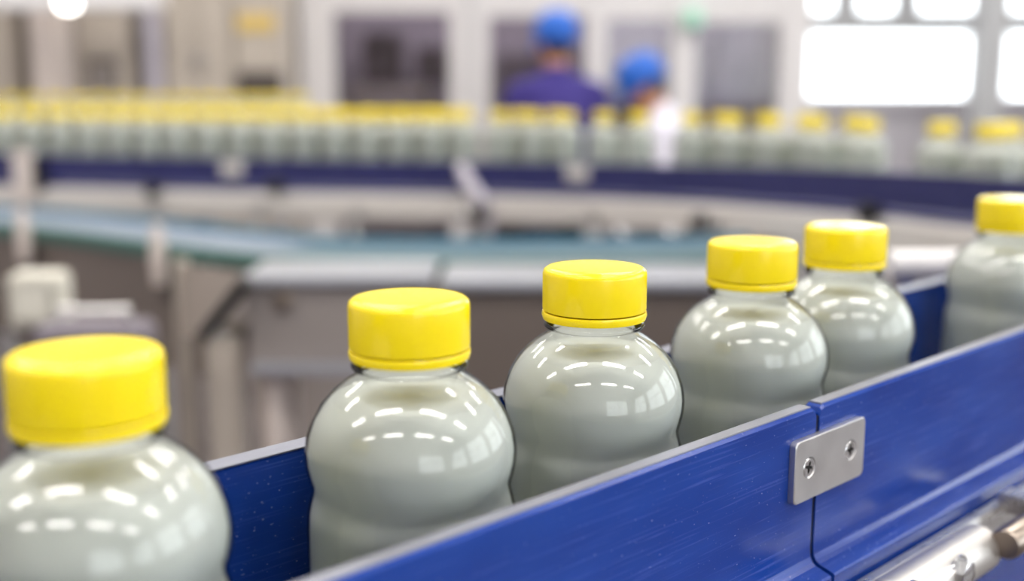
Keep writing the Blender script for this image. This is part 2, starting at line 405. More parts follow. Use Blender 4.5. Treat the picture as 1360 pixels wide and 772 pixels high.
# the joining plate
PT = .0032
def plate():
    a = [on_face(*p, LN-PT) for p in ((1056, 594), (1148, 551), (1148, 631), (1056, 671))]
    t0 = (a[0][0]+a[3][0])/2; t1 = (a[1][0]+a[2][0])/2; d0 = (a[0][1]+a[1][1])/2; d1 = (a[2][1]+a[3][1])/2
    sc = [on_face(1075, 623, LN-PT), on_face(1130, 596, LN-PT)]
    dm = (sc[0][1]+sc[1][1])/2; sc = [(s[0], dm) for s in sc]
    R, ch = .0026, .0048
    # outline in (t, drop)
    outl = []
    for cx_, cy_, a0 in ((t1-R, d0+R, -90), (t1-R, d1-R, 0), (t0+R, d1-R, 90), (t0+R, d0+R, 180)):
        for k in range(6):
            an = math.radians(a0+90*k/5); outl.append((cx_+R*math.cos(an), cy_+R*math.sin(an)))
    bm = bmesh.new(); edges = []
    def ring(pts, L):
        vs = [bm.verts.new(loc(t, L, d)) for t, d in pts]; return vs
    def close(vs):
        return [bm.edges.new((vs[i], vs[(i+1) % len(vs)])) for i in range(len(vs))]
    Lf = LN-PT; bv = .0004
    def shrink(pts, k):
        cx_, cy_ = (t0+t1)/2, (d0+d1)/2; hx, hy = (t1-t0)/2, (d1-d0)/2
        return [(cx_+(t-cx_)*(1-k/hx), cy_+(d-cy_)*(1-k/hy)) for t, d in pts]
    r0 = ring(shrink(outl, bv), Lf); edges += close(r0)
    holes = []
    for (t, d) in sc:
        pts = [(t+ch*math.cos(2*math.pi*k/28), d+ch*math.sin(2*math.pi*k/28)) for k in range(28)]
        h = ring(pts, Lf); edges += close(h); holes.append((t, d, h))
    bmesh.ops.triangle_fill(bm, edges=edges, use_beauty=True)
    def bridge(A, B):
        for i in range(len(A)):
            j = (i+1) % len(A); bm.faces.new((A[i], A[j], B[j], B[i]))
    r1 = ring(outl, Lf+bv); bridge(r0, r1); r2 = ring(outl, LN-.0001); bridge(r1, r2); bm.faces.new(r2)
    for t, d, h in holes:
        b = ring([(t+.0030*math.cos(2*math.pi*k/28), d+.0030*math.sin(2*math.pi*k/28)) for k in range(28)], Lf+.0024); bridge(h, b); bm.faces.new(b)
    bmesh.ops.recalc_face_normals(bm, faces=bm.faces)
    me = bpy.data.meshes.new('joining_plate'); bm.to_mesh(me); bm.free()
    me.shade_smooth(); me.set_sharp_from_angle(angle=math.radians(25))
    o = bpy.data.objects.new('joining_plate', me); COL.objects.link(o); o.parent = conv; me.materials.append(M['plate_steel'])
    o['label'] = 'small stainless plate with two cross screws bridging the guide joint'
    # screws
    for (t, d), rot in zip(sc, (0.25, 0.05)):
        bm = bmesh.new(); hr = .0042; Ls = Lf + .0001
        def rr(r, L): return [bm.verts.new(loc(t+r*math.cos(2*math.pi*k/28), L, d+r*math.sin(2*math.pi*k/28))) for k in range(28)]
        A = rr(hr-.0003, Ls); e = [bm.edges.new((A[i], A[(i+1) % 28])) for i in range(28)]
        w, l = .0008, .0027
        cr = [(w, w), (l, w*.8), (l, -w*.8), (w, -w), (w*.8, -l), (-w*.8, -l), (-w, -w), (-l, -w*.8), (-l, w*.8), (-w, w), (-w*.8, l), (w*.8, l)]
        cs, sn = math.cos(rot), math.sin(rot); cr = [(x*cs-y*sn, x*sn+y*cs) for x, y in cr]
        C = [bm.verts.new(loc(t+x, Ls, d+y)) for x, y in cr]; e += [bm.edges.new((C[i], C[(i+1) % 12])) for i in range(12)]
        bmesh.ops.triangle_fill(bm, edges=e, use_beauty=True)
        B = rr(hr, Ls+.0003); bridge(A, B); B2 = rr(.0030, Ls+.0020); bridge(B, B2)
        bmesh.ops.recalc_face_normals(bm, faces=bm.faces)
        me = bpy.data.meshes.new('screw'); bm.to_mesh(me)
        so = bpy.data.objects.new('screw', me); COL.objects.link(so); so.parent = o; me.materials.append(M['steel_bright'])
        bm.free()
        # recess walls, a dark cross-shaped pit
        bm = bmesh.new()
        C1 = [bm.verts.new(loc(t+x, Ls, d+y)) for x, y in cr]; C2 = [bm.verts.new(loc(t+x*.55, Ls+.0014, d+y*.55)) for x, y in cr]
        for i in range(12): bm.faces.new((C1[i], C1[(i+1) % 12], C2[(i+1) % 12], C2[i]))
        bm.faces.new(C2); bmesh.ops.recalc_face_normals(bm, faces=bm.faces)
        me = bpy.data.meshes.new('cross_recess'); bm.to_mesh(me); bm.free()
        ro = bpy.data.objects.new('cross_recess', me); COL.objects.link(ro); ro.parent = o; me.materials.append(M['black'])
mat('plate_steel', (196, 194, 194), 0.36, metal=0.9, var=0.10, scale=90, rvar=0.08)
plate()
# stainless bar below the ledge, its sleeve, bolt and rod
LB = 0.2300
MB().sweep([(0, 0), (-.0015, .0022), (-.006, .0022), (-.0085, 0), (-.0085, -.026), (-.006, -.030), (0, -.030)], [loc(-.35, LB+.006, .2212), loc(2.2, LB+.006, .2212)], [Vector((0, 1, 0))]*2).build('support_bar', 'steel', conv, world=False)
def sleeve(pxa, pxb, L, drop, r):
    t0 = t_of(pxa, L, drop); t1 = t_of(pxb, L, drop)
    mb = MB(); n = 8
    rin = r*.62; path = [t0, t0+.0008, t1-.0008, t1]
    rr = [r-.0008, r, r, r-.0008]; vs = []; fs = []; seg = 24
    for t, q in zip(path, rr):
        for k in range(seg):
            a = 2*math.pi*k/seg; vs.append(loc(t, L+q*math.cos(a), drop - q*math.sin(a)))
    for t in (t1, t0):
        for k in range(seg):
            a = 2*math.pi*k/seg; vs.append(loc(t, L+rin*math.cos(a), drop - rin*math.sin(a)))
    for i in range(5):
        for k in range(seg): fs.append((i*seg+k, i*seg+(k+1) % seg, (i+1)*seg+(k+1) % seg, (i+1)*seg+k))
    for k in range(seg): fs.append((5*seg+k, 5*seg+(k+1) % seg, (k+1) % seg, k))
    mb.add(vs, fs)
    return mb.build('sleeve', 'steel_satin', conv, world=False)
sl = sleeve(1178, 1300, .2165, .2225, .0115)
def hexbolt(px, py, L, r=.0066):
    t, d = on_face(px, py, L); mb = MB()
    def ringp(rad, Lx, n, rot=0): return [loc(t+rad*math.cos(2*math.pi*k/n+rot), Lx, d+rad*math.sin(2*math.pi*k/n+rot)) for k in range(n)]
    vs = ringp(r*1.25, L+.005, 20)+ringp(r*1.25, L+.0038, 20); fs = [tuple((k, (k+1) % 20, 20+(k+1) % 20, 20+k)) for k in range(20)] + [tuple(range(20)), tuple(range(20, 40))]
    mb.add(vs, fs)
    vs = ringp(r, L+.0038, 6, .3)+ringp(r, L-.0004, 6, .3)+ringp(r*.82, L-.001, 6, .3); fs = [tuple((j*6+k, j*6+(k+1) % 6, j*6+6+(k+1) % 6, j*6+6+k)) for j in (0, 1) for k in range(6)] + [tuple(range(12, 18))]
    mb.add(vs, fs)
    return mb.build('hex_bolt', 'steel_bright', sl, world=False)
b_ = hexbolt(1286, 764, .2030)
b2 = hexbolt(1222, 800, .2030)
t0 = t_of(1334, .2030, .2163)
MB().tube([loc(t0, .2030, .2163), loc(t0+.0015, .2030, .2163), loc(t0+.10, .2030, .2163)], [.0066, .0076, .0076], 24).build('clamp_rod', 'steel_dark', conv, world=False, angle=50)
MB().box2(loc(t0+.055, .2030, .2115), loc(t0+.07, .2300, .2215)).build('rod_holder', 'steel', conv, world=False, bev=.001)
# lower side panel, belt, bed and legs
MB().box2(loc(-.35, .2400, RT+.118), loc(2.2, .2460, .40)).build('side_panel', 'blue_guide', conv, world=False, bev=.001)
MB().box2(loc(-.35, LF, RT+.118), loc(2.2, LF+.006, .40)).build('side_panel', 'blue_guide', conv, world=False, bev=.001)
BELT = 0.2590
slm = None
for k in range(58):
    t = -.35 + .0127 + k*.044
    if slm is None:
        slm = MB().box((0, 0, 0), (.0425, LF-LN-.014, .004)).build('belt_slat', 'chain_plastic', conv, world=False, bev=.001)
        o = slm
    else:
        o = slm.copy(); COL.objects.link(o)
    o.location = loc(t, (LN+LF)/2+.003, BELT+.002)
MB().box2(loc(-.35, .2461, BELT+.0042), loc(2.2, LF-.0001, BELT+.02)).build('belt_bed', 'steel_satin', conv, world=False)
for t in (-.2, .9, 2.0):
    for L in (.262, .338):
        MB().tube([loc(t, L, BELT+.02), loc(t, L, CZ-.012)], .019, 16).build('leg', 'steel', conv, world=False)
        MB().lathe([(.019, .0), (.04, .0), (.04, .006), (.02, .012)], 20, loc(t, L, CZ)).build('foot', 'black', conv, world=False)

# ------------------------------------------------------------------ bottles
BH = .185
def bottle_master(name, label, cat, group):
    t = thing(name, (0, 0, 0), label, cat, group)
    mm = .001
    R_ = 38.5
    pr = [(0, 182), (25, 182.5), (32, 185), (36, 181.5), (R_, 174), (R_, 84), (38.2, 79), (37.3, 75), (36.5, 72.2), (36.2, 70), (36.5, 67.8), (37.3, 65), (38.2, 61), (38.5, 56.5), (37.7, 50.5), (35.6, 44.5), (32.3, 39), (28.3, 34.5), (24, 31), (20.4, 28.8), (18.2, 27.4), (17.5, 26), (20.6, 25.6), (21.2, 24.4), (20.6, 23.2), (17, 22.8), (17, 17), (0, 17)]
    MB().lathe([(r*mm, BH-d*mm) for r, d in pr], 56).build('plastic_bottle', 'clear_plastic', t, world=False, angle=60)
    lq = [(0, 180.5), (25, 181), (31, 183), (35, 180), (R_-1.1, 173.5), (R_-1.1, 84), (37.1, 79.4), (36.2, 75.6), (35.4, 72.6), (35.1, 70), (35.4, 67.4), (36.2, 64.6), (37.1, 60.8), (37.4, 56.5), (36.6, 50.9), (34.6, 45.2), (31.4, 39.9), (28.6, 36.8), (28.2, 36.5), (0, 36.5)]
    MB().lathe([(r*mm, BH-d*mm) for r, d in lq], 56).build('lemonade', 'cloudy_lemonade', t, world=False, angle=60)
    cp = [(0, .3), (17, .0), (19.8, .25), (21.3, 1.4), (21.7, 3.0), (21.7, 17.4), (21.4, 18), (0, 18)]
    rip = [0, 0, 0, 0, -.0004, -.0004, 0, 0]
    MB().lathe([(r*mm, BH-d*mm) for r, d in cp], 120, ripple=rip).build('cap', 'cap_yellow', t, world=False, angle=50)
    rg = [(17.2, 18.6), (21.7, 18.6), (22.0, 20), (21.5, 21.9), (17.2, 21.9)]
    MB().lathe([(r*mm, BH-d*mm) for r, d in rg], 48).build('tamper_ring', 'cap_yellow', t, world=False, angle=50)
    return t
LBOT = .3095; CAPD = .0740
FG = (112, 543, 790, 1000, 1124, 1345)
labels = ['yellow-capped lemonade bottle on the blue conveyor, third one before the touching pair',
          'yellow-capped lemonade bottle on the blue conveyor, second one before the touching pair',
          'yellow-capped lemonade bottle on the blue conveyor, directly before the touching pair',
          'yellow-capped lemonade bottle by the steel plate, front one of the touching pair',
          'yellow-capped lemonade bottle beyond the steel plate, rear one of the touching pair',
          'yellow-capped lemonade bottle standing alone past the touching pair on the blue conveyor']
proto = bottle_master('lemonade_bottle', labels[0], 'bottle', 'bottles on the sharp foreground conveyor')
for i, px in enumerate(FG):
    o = proto if i == 0 else copy_tree(proto)
    o['label'] = labels[i]
    t = t_of(px, LBOT, CAPD); p = W(t, LBOT, CAPD); o.location = (p.x, p.y, CZ-BELT); o.rotation_euler = (0, 0, random.random()*6)

# ------------------------------------------------------------------ the curved conveyor behind
PXK = [-200, -60, 100, 300, 500, 640, 770, 900, 1050, 1190, 1360, 1500]
YK = [200.5, 203, 207, 211, 213.5, 215, 216.5, 218.5, 222.5, 228, 237, 246]
HK = [38.5, 39, 40, 41, 41.5, 42, 43.5, 46, 51.5, 58.5, 68, 76]
def c2raw(px):
    y = float(np.interp(px, PXK, YK)); h = float(np.interp(px, PXK, HK)); return at(px, y, .075*FPX/h)
pts = np.array([c2raw(p) for p in np.linspace(-200, 1500, 171)])
for _ in range(60):
    pts[1:-1] = (pts[:-2] + 2*pts[1:-1] + pts[2:])/4
PATH = [Vector(p) for p in pts]
def normals(path):
    ns = []
    for i in range(len(path)):
        t = path[min(i+1, len(path)-1)] - path[max(i-1, 0)]; ns.append(Vector((t.y, -t.x, 0)).normalized())
    return ns
PN = normals(PATH)
PPX = [pix(p)[0] for p in PATH]
def seg2(pa, pb): return [i for i in range(len(PATH)) if pa <= PPX[i] <= pb]
def off_path(dist): return [p + n*dist for p, n in zip(PATH, PN)]
c2 = thing('curved_conveyor', (PATH[85].x, PATH[85].y, 0), 'blurred curving conveyor with navy side guide full of bottles, behind the sharp one', 'conveyor')
GP = [(0, -.001), (.001, 0), (.008, 0), (.009, -.001), (.009, -.062), (.013, -.066), (.016, -.0755), (0, -.0755)]
joints = [-400, 44, 305, 612, 770, 1125, 2000]
for a, b in zip(joints[:-1], joints[1:]):
    idx = seg2(a, b); idx = idx + [idx[-1]+1] if idx[-1]+1 < len(PATH) else idx
    MB().sweep(GP, [PATH[i] for i in idx], [PN[i] for i in idx]).build('guide_panel', 'navy_rail', c2)
def k_of(px): return min(range(len(PATH)), key=lambda i: abs(PPX[i]-px))
# steel side frame under the guide, belt and far guide bar
FP = [(0, -.078), (.012, -.078), (.026, -.086), (.026, -.135), (.012, -.146), (0, -.146)]
for a, b in ((-400, 630), (634, 2000)):
    idx = seg2(a, b); idx = idx + [idx[-1]+1] if idx[-1]+1 < len(PATH) else idx
    MB().sweep(FP, [PATH[i] for i in idx], [PN[i] for i in idx]).build('side_frame', 'painted_steel', c2)
zb2 = CZ - .245
BW = .245
flat = lambda path, z: [Vector((p.x, p.y, z)) for p in path]
MB().sweep([(0, -.006), (0, -.030), (BW-.003, -.030), (BW-.003, -.006)], flat(off_path(-BW), zb2), PN).build('belt_bed', 'steel_satin', c2)
# belt slats across the curving belt
L_acc = 0; last = None; cnt = 0
def path_at(dist_px_step):
    pass
seglen = [0]
for i in range(1, len(PATH)): seglen.append(seglen[-1] + (PATH[i]-PATH[i-1]).length)
def at_len(s):
    i = max(0, min(len(PATH)-2, int(np.searchsorted(seglen, s))-1)); k = (s-seglen[i])/(seglen[i+1]-seglen[i])
    return PATH[i].lerp(PATH[i+1], k), PN[i].lerp(PN[i+1], k).normalized()
s2 = None
n_sl = int(seglen[-1]/.05)
for k in range(n_sl):
    p, n = at_len(.025 + k*.05)
    if s2 is None: s2 = MB().box((0, 0, 0), (.046, BW-.012, .005)).build('belt_slat', 'chain_plastic', c2, world=False); o = s2
    else: o = s2.copy(); COL.objects.link(o)
    c = p - n*(BW/2); o.location = Vector((c.x, c.y, zb2-.0027)) - c2.location; o.rotation_euler = (0, 0, math.atan2(n.x, -n.y))
fb = off_path(-BW-.004)
MB().tube(flat(fb, zb2+.05), .006, 8).build('far_guide_bar', 'steel', c2)
for i in range(6, len(fb), 24):
    MB().tube([Vector((fb[i].x, fb[i].y, zb2+.05)), Vector((fb[i].x, fb[i].y, zb2-.02)) - PN[i]*.01], .005, 8).build('bar_post', 'steel', c2)
# joining plates, brackets, clamp arms
for px in (305, 769):
    i = k_of(px); p = PATH[i] + PN[i]*.0115; rz = math.atan2(PN[i].x, -PN[i].y)
    pl = MB().box(p + Vector((0, 0, -.022)), (.056, .005, .034), rz).build('joining_plate', 'painted_steel', c2, bev=.001)
    Rm = Matrix.Rotation(rz, 3, 'Z')
    for s in (-1, 1):
        q = p + Rm @ Vector((s*.016, -.003, -.022)); MB().tube([q, q + PN[i]*.0015], .0045, 12).build('screw', 'steel_bright', pl)
def clamp(px, tall, mcol, arm=True):
    i = k_of(px); p = PATH[i]; n = PN[i]; tg = Vector((-n.y, n.x, 0)); up = Vector((0, 0, 1))
    MB().tube([p + n*.024 + up*tall + tg*-.045, p + n*.040 + up*(-.045) + tg*-.022, p + n*.050 + up*(-.09) + tg*.02, p + n*.045 + up*(-.15) + tg*.03], [.014, .017, .017, .012], 12).build('clamp_arm', mcol, c2)
    q = p + n*.062 + up*(-.108) + tg*.022
    MB().tube([q - n*.005, q + n*.02, q + n*.024], [.017, .019, .014], 16).build('clamp_knob', 'black', c2)
    q2 = q - tg*.042 - up*.012
    MB().tube([q2 - n*.012, q2 + n*.014, q2 + n*.018], [.013, .013, .009], 14).build('round_nut', 'steel_bright', c2)
clamp(640, -.005, 'lilac_panel')
def post(px, z0, z1, w, m, out=.03):
    i = k_of(px); p = PATH[i] + PN[i]*out; rz = math.atan2(PN[i].x, -PN[i].y)
    MB().box(p + Vector((0, 0, (z0+z1)/2)), (w, .02, z1-z0), rz).build('bracket_post', m, c2, bev=.003)
post(40, -.115, .012, .05, 'greige_light'); post(62, -.09, -.01, .022, 'black', .025)
for px in (205, 352, 482, 800, 965): 
    i = k_of(px); p = PATH[i]; n = PN[i]; tg = Vector((-n.y, n.x, 0))
    MB().tube([p + n*.036 + Vector((0, 0, -.10)), p + n*.040 + Vector((0, 0, -.16)) - tg*.01, p + n*.06 + Vector((0, 0, -.235)) - tg*.012], [.013, .011, .015], 12).build('support_strut', 'steel_satin', c2)
for px, dz in ((207, -.075), (370, -.06), (1178, -.07), (770, -.15), (945, -.115)):
    i = k_of(px); q = PATH[i] + PN[i]*.03 + Vector((0, 0, dz))
    MB().tube([q - PN[i]*.012, q + PN[i]*.016, q + PN[i]*.02], [.016, .018, .012], 14).build('clamp_knob', 'black', c2)
for px, dz in ((838, -.155), (908, -.148)):
    i = k_of(px); q = PATH[i] + PN[i]*.04 + Vector((0, 0, dz))
    MB().tube([q - PN[i]*.02, q + PN[i]*.010, q + PN[i]*.014], [.014, .014, .010], 14).build('round_nut', 'steel_bright', c2)
for px in (-120, 240, 620, 980, 1330):
    i = k_of(px); c = PATH[i] - PN[i]*(BW/2)
    MB().tube([(c.x, c.y, zb2-.03), (c.x, c.y, .012)], .03, 14).build('leg', 'steel', c2)
    MB().lathe([(.03, 0), (.06, 0), (.06, .008), (.032, .014)], 18, (c.x, c.y, 0)).build('foot', 'black', c2)

def c2_bottle(px, row, label, group, jit=.0):
    path = off_path(-.040 - row*.0645)
    best = min(range(len(path)), key=lambda i: abs(pix(Vector((path[i].x, path[i].y, CZ-.06)))[0]-px))
    return path, best
def place_bottle(p, label, group, z):
    o = copy_tree(proto); o['label'] = label; o['group'] = group
    o.location = (p.x, p.y, z); o.rotation_euler = (0, 0, random.random()*6); return o
# crowd on the left: three staggered rows, each bottle touching the next
def ordn(n):
    return '%d%s' % (n, 'th' if 10 <= n % 100 <= 20 else {1: 'st', 2: 'nd', 3: 'rd'}.get(n % 10, 'th'))
ROWN = ('front', 'middle', 'back')
path0 = None; s_end = None
for row in range(3):
    path = off_path(-.041 - row*.0775)
    acc = [0]
    for i in range(1, len(path)): acc.append(acc[-1] + (path[i]-path[i-1]).length)
    end = min(range(len(path)), key=lambda i: abs(pix(Vector((path[i].x, path[i].y, CZ-.06)))[0]-614))
    s = acc[end] - (.042 if row == 1 else 0)
    n = 0
    while s > 0.02:
        i = max(0, int(np.searchsorted(acc, s))-1); k = (s-acc[i])/(acc[i+1]-acc[i]); p = path[i].lerp(path[i+1], k)
        if pix(Vector((p.x, p.y, CZ-.1)))[0] < -45: break
        n += 1
        place_bottle(p, 'yellow-capped bottle packed in the %s row on the curved conveyor, %s from the clamp arm' % (ROWN[row], ordn(n)), 'bottles packed on the curved conveyor', zb2); s -= .0795
placed = []
for row, lst in ((0, (664, 708, 752, 802, 848, 918, 972, 1024, 1084, 1152, 1252, 1316, 1392)), (1, (690, 735, 945, 1000, 1050, 1118, 1340))):
    path = off_path(-.041 - row*.074)
    pxs = [pix(Vector((q.x, q.y, CZ-.06)))[0] for q in path]
    n = 0
    for px in lst:
        j = int(np.searchsorted(pxs, px)); k = (px-pxs[j-1])/(pxs[j]-pxs[j-1]) if 0 < j < len(pxs) else 0
        p = path[j-1].lerp(path[j], k)
        for _ in range(40):                                    # nudge along the lane until it clears its neighbours
            bad = [q for q in placed if (p-q).length < .0785]
            if not bad: break
            px += 1.5; j = int(np.searchsorted(pxs, px)); j = min(j, len(pxs)-1); k = (px-pxs[j-1])/(pxs[j]-pxs[j-1]); p = path[j-1].lerp(path[j], k)
        placed.append(p); n += 1
        place_bottle(p, 'yellow-capped bottle, loose %s row of the curved conveyor, %s past the clamp arm' % (('front', 'rear')[row], ordn(n)), 'loose bottles on the curved conveyor', zb2)

# straight lane further back, its caps just above the crowd
ZL = 4.1
capz = at(200, 126, ZL).z
c3 = thing('straight_conveyor', (at(190, 126, ZL).x, at(190, 126, ZL).y, 0), 'straight raised bottle lane in front of the grey-beige machine cabinets', 'conveyor')
xa, xb = at(-60, 126, ZL).x, at(402, 126, ZL).x; yl = at(190, 126, ZL).y; bz = capz - BH
MB().box2((xa-.1, yl-.10, bz-.03), (xb+.08, yl+.12, bz)).build('belt', 'chain_plastic', c3)
MB().box2((xa-.1, yl-.125, bz-.10), (xb+.08, yl-.101, bz+.04)).build('side_frame', 'painted_steel', c3, bev=.003)
MB().box2((xa-.1, yl+.121, bz-.10), (xb+.08, yl+.145, bz+.04)).build('side_frame', 'painted_steel', c3, bev=.003)
for x in (xa+.1, (xa+xb)/2, xb-.1): MB().tube([(x, yl, bz-.03), (x, yl, 0)], .03, 12).build('leg', 'steel', c3)
for row in range(2):
    x = xb - .04*row; n = 0
    while x > xa:
        n += 1
        place_bottle(Vector((x, yl-.055+row*.080, 0)), 'yellow-capped bottle in the %s row of the straight lane, %s from the white enclosure' % (('front', 'rear')[row], ordn(n)), 'bottles on the straight lane', bz); x -= .0795

# ------------------------------------------------------------------ lower machinery between the two conveyors
LD = .30
def ray_drop(px, py, drop):
    r = CF + CR*((px-CX)/FPX) + CU*((CY-py)/FPX); return CAMP + r*(drop/-r.z)
fe = [(-120, 290), (0, 299), (100, 311), (200, 326), (280, 339), (400, 347), (640, 349), (900, 346), (1060, 340)]
ex = np.linspace(-120, 1060, 60)
ep = np.array([ray_drop(x, float(np.interp(x, [a for a, _ in fe], [b for _, b in fe])), LD) for x in ex])
for _ in range(25): ep[1:-1] = (ep[:-2]+2*ep[1:-1]+ep[2:])/4
EP = [Vector(p) for p in ep]; EN = normals(EP)
lc = thing('low_belt_conveyor', (EP[25].x, EP[25].y, 0), 'low conveyor with pale blue belt and teal edge below the curved bottle conveyor', 'conveyor')
ks = min(range(len(EP)), key=lambda i: abs(pix(EP[i])[0]-335))
for a, b, m_ in ((0, ks+1, 'belt_blue'), (ks, len(EP), 'belt_slate')):
    MB().sweep([(-.03, 0), (-.03, -.012), (-.20, -.012), (-.20, 0)], EP[a:b], EN[a:b]).build('belt', m_, lc)
MB().sweep([(0, .004), (0, -.022), (-.029, -.022), (-.029, .004)], EP, EN).build('edge_strip', 'teal', lc, bev=.002)
MB().sweep([(-.201, .012), (-.201, -.022), (-.22, -.022), (-.22, .012)], EP, EN).build('edge_strip', 'deep_teal', lc)
idx = [i for i in range(len(EP)) if pix(EP[i])[0] < 262]
MB().sweep([(-.012, -.0225), (-.012, -.24), (-.03, -.24), (-.03, -.0225)], [EP[i] for i in idx], [EN[i] for i in idx]).build('side_panel', 'brown_panel', lc)
idx2 = [i for i in range(len(EP)) if pix(EP[i])[0] > 262]
MB().sweep([(-.012, -.0225), (-.012, -.12), (-.03, -.12), (-.03, -.0225)], [EP[i] for i in idx2], [EN[i] for i in idx2]).build('side_panel', 'box_grey', lc)
def ek(px): return min(range(len(EP)), key=lambda i: abs(pix(EP[i])[0]-px))
for px, py, w, h in ((165, 420, .022, .05), (226, 372, .05, .085), (40, 345, .06, .03)):
    i = ek(px); base = EP[i] - EN[i]*.010; z = at(px, py, (base-CAMP).dot(CF)).z
    MB().box(Vector((base.x, base.y, z)), (w, .008, h), math.atan2(EN[i].x, -EN[i].y)).build('slot_shade', 'dark_recess', lc, bev=.003)  # dark boxes stand in for the shade in the panel's open slots
for px in (-60, 130, 700, 1000):
    i = ek(px); c = EP[i] - EN[i]*.11
    MB().tube([(c.x, c.y, EP[i].z-.012), (c.x, c.y, 0)], .028, 14).build('leg', 'steel', lc)
for px in (46, 207):
    i = ek(px); p = EP[i] + EN[i]*.012
    MB().tube([p + Vector((0, 0, .045)), p + Vector((0, 0, -.02)), p + Vector((0, 0, -.07))], [.010, .016, .012], 12).build('strut', 'greige_light', lc)

def cabinet(name, label, px0, px1, pyt, Zf, depth, h, legs, m='box_grey', lid='box_lid', rz=0.0, knob=None):
    a = at(px0, pyt, Zf); b = at(px1, pyt, Zf)
    c = (a+b)/2; w = (b-a).length
    t = thing(name, (c.x, c.y+depth/2, 0), label, 'machine cabinet', rz=rz)
    MB().box((0, 0, c.z-.006-h/2), (w, depth, h)).build('body', m, t, bev=.004, world=False)
    MB().box((0, -.006, c.z), (w+.014, depth+.02, .012)).build('lid', lid, t, bev=.003, world=False)
    MB().box((0, -depth/2-.012, c.z-.006-h+.008), (w*.96, .024, .014)).build('bottom_lip', 'box_lid', t, bev=.003, world=False)
    if legs:
        for sx in (-1, 1):
            for sy in (-1, 1):
                MB().tube([(sx*(w/2-.03), sy*(depth/2-.03), c.z-h), (sx*(w/2-.03), sy*(depth/2-.03), 0)], .02, 14).build('leg', 'greige_light', t, world=False)
    else:
        MB().box((0, .02, (c.z-h)/2-.003), (w*.7, depth*.6, c.z-h-.006)).build('pedestal', 'dark_recess', t, world=False)
    if knob:
        k = at(knob[0], knob[1], Zf); q = Vector((k.x-c.x, -depth/2, k.z))
        MB().tube([q + Vector((0, .002, 0)), q + Vector((0, -.012, 0)), q + Vector((0, -.016, 0))], [.016, .014, .010], 18).build('knob', 'steel_dark', t, world=False)
    return t
cabinet('control_cabinet', 'grey sheet-metal control cabinet with round knob below the curved conveyor', 326, 568, 372, 1.68, .16, .135, True, knob=(376, 400))
cabinet('low_cabinet', 'dark grey machine cabinet with pale lid, beside the knobbed cabinet', 590, 980, 378, 1.66, .16, .30, False, m='brown_panel')
# slanting black chute beside the knobbed cabinet
Zc = 1.66
A = at(328, 372, Zc-.02); Bq = at(270, 446, Zc+.02)
ch = thing('slanted_chute', (Bq.x, Bq.y+.05, 0), 'grey feed chute with slanting black rubber edge next to knobbed cabinet', 'chute')
MB().tube([A, Bq], .011, 14).build('rubber_edge', 'black', ch)
Cc = at(240, 352, Zc+.09); Dc = at(312, 362, Zc+.09); Ec = at(262, 450, Zc+.06); Gc = at(238, 450, Zc+.06)
mb = MB(); th = Vector((0, .012, 0)); q = [Cc, Dc, A+Vector((-.006, .012, 0)), Bq+Vector((-.006, .012, 0)), Gc]
mb.add(q + [v+th for v in q], [(0, 1, 2, 3, 4), (9, 8, 7, 6, 5)] + [(i, (i+1) % 5, 5+(i+1) % 5, 5+i) for i in range(5)])
mb.build('chute_panel', 'brown_panel', ch)
p0 = at(292, 452, 1.68)
MB().box((p0.x, p0.y+.02, p0.z/2), (.046, .04, p0.z)).build('post', 'greige', ch, bev=.004)
p1 = at(240, 345, Zc+.10)
MB().box((p1.x, p1.y, p1.z/2), (.022, .022, p1.z)).build('post', 'greige', ch, bev=.003)
# pipe end next to that post, cream box on the left, pale lilac cover
p0 = at(319, 540, 1.8)
mb = MB().tube([(p0.x, p0.y, 0), (p0.x, p0.y, p0.z+.05)], .016, 16)
tag(mb.build('steel_pipe', 'steel_bright'), 'bright upright steel pipe standing close behind the chute post', 'pipe')
def boxthing(name, label, cat, x0, y0, x1, y1, Z, dep, m, extra):
    a = at(x0, y0, Z); b = at(x1, y1, Z)
    t = thing(name, ((a.x+b.x)/2, a.y+dep/2, 0), label, cat)
    MB().box2((a.x, a.y, b.z), (b.x, a.y+dep, a.z)).build('body', m, t, bev=.006)
    extra(t, a, b)
    return t
def cream_extra(t, a, b):
    MB().box2((a.x+.01, a.y-.006, b.z+.012), (b.x-.01, a.y, a.z-.012)).build('door', 'cream', t, bev=.003)
    MB().box2(((a.x+b.x)/2-.02, a.y+.02, 0), ((a.x+b.x)/2+.02, a.y+.06, b.z)).build('stand', 'steel_dark', t)
boxthing('junction_box', 'square cream junction box on a dark stand before the brown side panel', 'electrical box', 6, 366, 76, 440, 1.75, .06, 'cream', cream_extra)
def cov_extra(t, a, b):
    MB().box2((a.x+.02, a.y+.02, 0), (b.x-.02, a.y+.06, b.z)).build('stand', 'dark_recess', t)
    MB().tube([((a.x+b.x)/2-.05, a.y+.04, a.z-.004), ((a.x+b.x)/2-.05, a.y+.04, a.z+.018), ((a.x+b.x)/2+.05, a.y+.04, a.z+.018), ((a.x+b.x)/2+.05, a.y+.04, a.z-.004)], .006, 8).build('handle', 'steel', t)
boxthing('motor_cover', 'low lilac-grey motor cover with handle, in front of the cream box', 'machine cover', 40, 437, 185, 475, 1.55, .08, 'cover_grey', cov_extra)
# white crossbar beyond the pair of bottles
tb = t_of(1180, .46, .150); pA = W(tb, .46, .150); pB = pA + Vector((.085, 0, 0))
wb_ = thing('crossbar_stand', (pA.x+.04, pA.y, 0), 'white round crossbar on posts just behind the blue conveyor', 'stand')
MB().tube([pA, pB], .0125, 18).build('crossbar', 'white_frame', wb_, angle=50)
for s in (.012, .072):
    MB().tube([(pA.x+s, pA.y, 0), (pA.x+s, pA.y, pA.z-.01)], .009, 12).build('post', 'steel', wb_)

